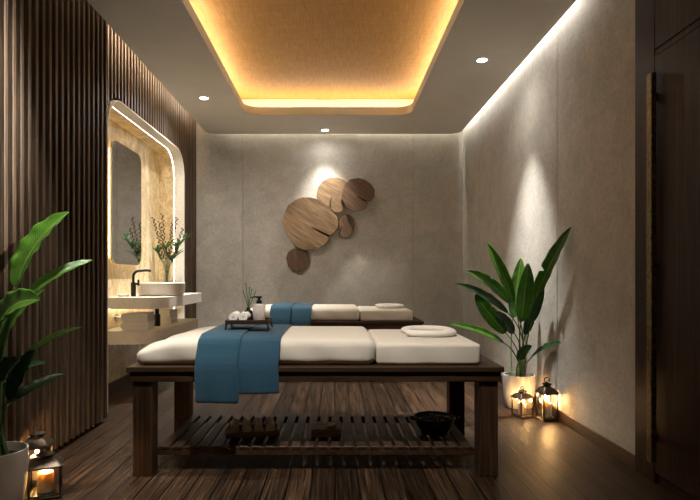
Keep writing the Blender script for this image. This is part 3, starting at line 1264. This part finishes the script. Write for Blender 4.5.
def plant(name, label, loc, r, h, leaves, seed):
    rnd = random.Random(seed)
    t = thing(name, label, 'potted plant', loc, 0, 'banana plants in white pots')
    bm = nb()
    lathe(bm, pot_lathe(r, h), 40)
    obj('pot', bm, M['pot'], t, True)
    bm = nb()
    lathe(bm, [(0, h * .86), (r * .5, h * .88), (r * .91, h * .85), (r * .9, h * .8), (0, h * .79)], 28)
    obj('soil', bm, M['soil'], t, True)
    L0 = Vector(loc)
    for (base, tip, bulge, width, nrm, mat, notch) in leaves:
        b, q = base - L0, tip - L0
        ctrl = (b + q) / 2 + Vector(bulge)
        bm = nb()
        uvl = bm.loops.layers.uv.new('UVMap')
        blade(bm, uvl, b, q, ctrl, width * .92, nrm, .3, .035, 40, 6, (.5, .7), notch)
        lf = obj('leaf', bm, M[mat], t, True, 80, 0, .0012)
        root = Vector((rnd.uniform(-.35, .35) * r, rnd.uniform(-.35, .35) * r, h * .85))
        d0 = (ctrl - b).normalized()
        c1 = b - d0 * (b - root).length * .45
        c1.z = max(c1.z, root.z + .03)
        pts = []
        for k in range(13):
            s = k / 12
            pts.append(root * (1 - s) ** 2 + c1 * 2 * s * (1 - s) + b * s * s)
        p_end = b + (ctrl - b) * .35
        pts.append(b * .55 + p_end * .45)
        bm = nb()
        tube(bm, pts, [.0075 - .0038 * k / 13 for k in range(14)], 8)
        obj('stalk', bm, M['stem'], lf, True)
    return t


D = 4.66
V = Vector
RP = [
    (at(534, 303, 4.60), at(571, 227, 3.96), (-.03, 0, .02), .135, (-.6, -.7, .35), 'leaf', ((.42, -1, .75), (.2, 1, .3))),
    (at(514, 303, 4.80), at(487, 243, 4.85), (.02, -.02, .03), .10, (-.35, -.8, .5), 'leaf', ()),
    (at(521, 322, 4.52), at(528, 263, 4.50), (-.012, -.05, .0), .155, (.12, -1, .2), 'leaf', ((.3, 1, .3),)),
    (at(513, 318, 4.95), at(521, 258, 5.0), (.0, .0, .02), .15, (.0, -1, .3), 'leaf', ((.55, -1, .4),)),
    (at(511, 304, 4.62), at(466, 271, 4.50), (.0, .0, .09), .10, (-.3, -.9, .5), 'leaf', ((.5, 1, .3),)),
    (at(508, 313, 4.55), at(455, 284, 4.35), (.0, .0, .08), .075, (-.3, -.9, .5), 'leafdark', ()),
    (at(506, 333, 4.50), at(475, 294, 4.50), (-.03, -.04, .0), .135, (-.5, -.8, .5), 'leaf', ((.6, 1, .2),)),
    (at(504, 343, 4.45), at(449, 324, 4.18), (.0, .0, .055), .075, (0, -.8, .6), 'leaf', ((.55, 1, .45), (.55, -1, .45))),
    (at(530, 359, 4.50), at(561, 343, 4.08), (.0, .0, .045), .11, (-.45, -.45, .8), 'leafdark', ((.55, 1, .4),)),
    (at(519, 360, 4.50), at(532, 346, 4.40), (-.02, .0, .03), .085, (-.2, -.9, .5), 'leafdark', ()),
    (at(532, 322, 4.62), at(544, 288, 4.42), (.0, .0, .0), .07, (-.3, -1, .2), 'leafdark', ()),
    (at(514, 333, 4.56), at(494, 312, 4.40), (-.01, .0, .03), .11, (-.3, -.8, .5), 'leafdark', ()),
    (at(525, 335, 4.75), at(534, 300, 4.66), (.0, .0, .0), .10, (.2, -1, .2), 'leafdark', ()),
]
plant('potted_plant', 'banana leaf plant in white pot standing by the right plaster wall', (1.553, 4.68, 0), .132, .275, RP, 3)
LP = [
    (at(16, 287, 2.78), at(69, 212, 2.90), (-.07, 0, .05), .2, (-.45, -.8, .45), 'leaf', ((.25, 1, .3), (.6, 1, .15))),
    (at(24, 299, 2.72), at(93, 260, 2.95), (-.02, .0, .05), .085, (-.2, -.85, .6), 'leaf', ()),
    (at(2, 352, 2.66), at(44, 290, 2.62), (-.06, .0, .05), .13, (-.45, -.8, .5), 'leaf', ((.5, 1, .25),)),
    (at(-4, 330, 2.6), at(40, 300, 2.5), (-.05, 0, .08), .17, (-.3, -.8, .6), 'leaf', ()),
    (at(20, 362, 2.75), at(82, 327, 2.9), (-.02, .0, .05), .055, (-.2, -.7, .8), 'leaf', ()),
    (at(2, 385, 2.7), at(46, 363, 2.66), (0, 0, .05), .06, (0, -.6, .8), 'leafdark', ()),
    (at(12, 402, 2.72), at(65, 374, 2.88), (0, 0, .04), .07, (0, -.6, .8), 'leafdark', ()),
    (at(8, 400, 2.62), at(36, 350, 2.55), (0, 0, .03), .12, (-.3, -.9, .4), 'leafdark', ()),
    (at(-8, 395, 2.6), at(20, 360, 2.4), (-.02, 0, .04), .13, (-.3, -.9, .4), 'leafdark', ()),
    (at(-20, 340, 2.5), at(-42, 262, 2.4), (0, 0, .04), .15, (.3, -.8, .4), 'leaf', ()),
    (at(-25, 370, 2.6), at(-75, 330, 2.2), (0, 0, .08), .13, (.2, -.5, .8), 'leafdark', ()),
]
plant('potted_plant', 'banana leaf plant in white pot standing by the dark slatted wall', (-1.595, 2.62, 0), .13, .285, LP, 5)


# ------------------------------------------------------------------ lanterns with candles
def lantern(label, loc, w_, h, rz, clabel, power=1.0, ncand=1):
    t = thing('lantern', label, 'lantern', loc, rz, 'metal candle lanterns')
    a = w_ / 2
    hb = h * .62              # glass body
    bm = nb()
    box(bm, -a, a, -a, a, 0, .012, .003, 1)
    box(bm, -a * .92, a * .92, -a * .92, a * .92, .011, .02, .002, 1)
    obj('base', bm, M['lantern'], t)
    for sx in (-1, 1):
        for sy in (-1, 1):
            bm = nb()
            x, y = sx * (a - .006), sy * (a - .006)
            box(bm, x - .005, x + .005, y - .005, y + .005, .012, hb, .001, 1)
            obj('post', bm, M['lantern'], t)
    for k in range(4):
        bm = nb()
        box(bm, -a + .011, a - .011, -a + .0055, -a + .0075, .02, hb)
        g_ = obj('glass_pane', bm, M['glass'], t)
        g_.rotation_euler = (0, 0, k * PI / 2)
    # roof: square pavilion that curves in to a vented neck
    bm = nb()
    prof = [(a * 1.0, hb - .001), (a * 1.1, hb), (a * 1.1, hb + .008), (a * .98, hb + h * .06), (a * .72, hb + h * .125), (a * .42, hb + h * .16), (a * .40, hb + h * .165)]
    rings = []
    for r, z in prof:
        rings.append(rrect(-r, r, -r, r, r * .16, 3) + [z])
    prev = None
    for rg in rings:
        z = rg.pop()
        cur = [bm.verts.new((u, v, z)) for u, v in rg]
        if prev:
            for i in range(len(cur)):
                j = (i + 1) % len(cur)
                bm.faces.new((prev[i], prev[j], cur[j], cur[i]))
        else:
            bm.faces.new(cur)
        prev = cur
    bm.faces.new(prev)
    obj('roof', bm, M['lantern'], t, True, 40)
    bm = nb()
    z = hb + h * .16
    lathe(bm, [(0, z), (a * .46, z), (a * .46, z + h * .05), (a * .6, z + h * .055), (a * .6, z + h * .07), (a * .2, z + h * .10), (a * .08, z + h * .115), (0, z + h * .115)], 20)
    obj('cap', bm, M['lantern'], t, True)
    bm = nb()
    rr = h * .055
    zc = z + h * .105 + rr
    tube(bm, [(rr * 1.25 * math.cos(2 * PI * k / 20), 0, zc + rr * math.sin(2 * PI * k / 20)) for k in range(21)], .003, 8, False)
    obj('ring', bm, M['lantern'], t, True)
    offs = [(0, 0, 1)] if ncand == 1 else [(-a * .28, -a * .1, 1), (a * .32, a * .18, .8)]
    for i, (dx, dy, s) in enumerate(offs):
        R = Matrix.Rotation(rz, 3, 'Z') @ Vector((dx, dy, 0))
        lab = clabel if ncand == 1 else clabel.replace('candle', ('taller' if i == 0 else 'shorter') + ' candle')
        c = thing('candle', lab, 'candle', (loc[0] + R.x, loc[1] + R.y, loc[2] + .0202), 0, 'lit candles inside the lanterns')
        ch = hb * .64 * s
        cr = a * (.5 if ncand == 1 else .36)
        bm = nb()
        lathe(bm, [(0, 0), (cr * .97, 0), (cr, .003), (cr, ch - .003), (cr * .93, ch), (cr * .5, ch - .004), (0, ch - .006)], 28)
        obj('wax', bm, M['wax'], c, True)
        bm = nb()
        tube(bm, [(0, 0, ch - .008), (.001, 0, ch + .008)], .0016, 6)
        obj('wick', bm, M['black'], c)
        bm = nb()
        fs = power ** .5
        lathe(bm, [(0, ch + .008), (.006 * fs, ch + .013), (.0085 * fs, ch + .022), (.0068 * fs, ch + .033), (.003 * fs, ch + .044), (0, ch + .052)], 12)
        obj('flame', bm, M['flame'], c, True)
    return t


lantern('short square candle lantern in front of the white pot by right wall', (1.478, 4.37, 0), .122, .235, .35, 'lit cream candle inside the short lantern by the right plaster wall', .5, 2)
lantern('tall square candle lantern in the corner between pot and right wall', (1.634, 4.27, 0), .124, .325, .12, 'lit cream candle inside the tall lantern by the right plaster wall', .55, 2)
lantern('short square candle lantern at front left by the slatted wall', (-1.463, 2.80, 0), .15, .245, .42, 'lit cream candle inside the short lantern by the slatted wall', .8)
lantern('tall square candle lantern behind the short one by slatted wall', (-1.597, 2.97, 0), .135, .31, .3, 'lit cream candle inside the tall lantern by the slatted wall', 1.0)

# ------------------------------------------------------------------ camera and output
cam = bpy.data.cameras.new('camera')
co = bpy.data.objects.new('camera', cam)
COL.objects.link(co)
co.location = (0, 0, CH)
co.rotation_euler = (PI / 2, 0, 0)
cam.sensor_width = 36
cam.sensor_fit = 'HORIZONTAL'
cam.lens = F / 700 * 36
cam.shift_x = (350 - CX) / 700
cam.shift_y = (CY - 250) / 700
cam.clip_start = .05
S.camera = co
wd = bpy.data.worlds.new('world')
wd.use_nodes = True
wd.node_tree.nodes['Background'].inputs[0].default_value = (.02, .018, .016, 1)
S.world = wd
S.view_settings.view_transform = 'Standard'
S.view_settings.look = 'None'
S.view_settings.exposure = 0.75
S.view_settings.gamma = 1
S.view_settings.use_curve_mapping = False
S.cycles.use_denoising = True
S.cycles.max_bounces = 10
S.cycles.diffuse_bounces = 6
S.cycles.transparent_max_bounces = 16
S.cycles.caustics_reflective = False
S.cycles.caustics_refractive = False
S.cycles.sample_clamp_indirect = 4
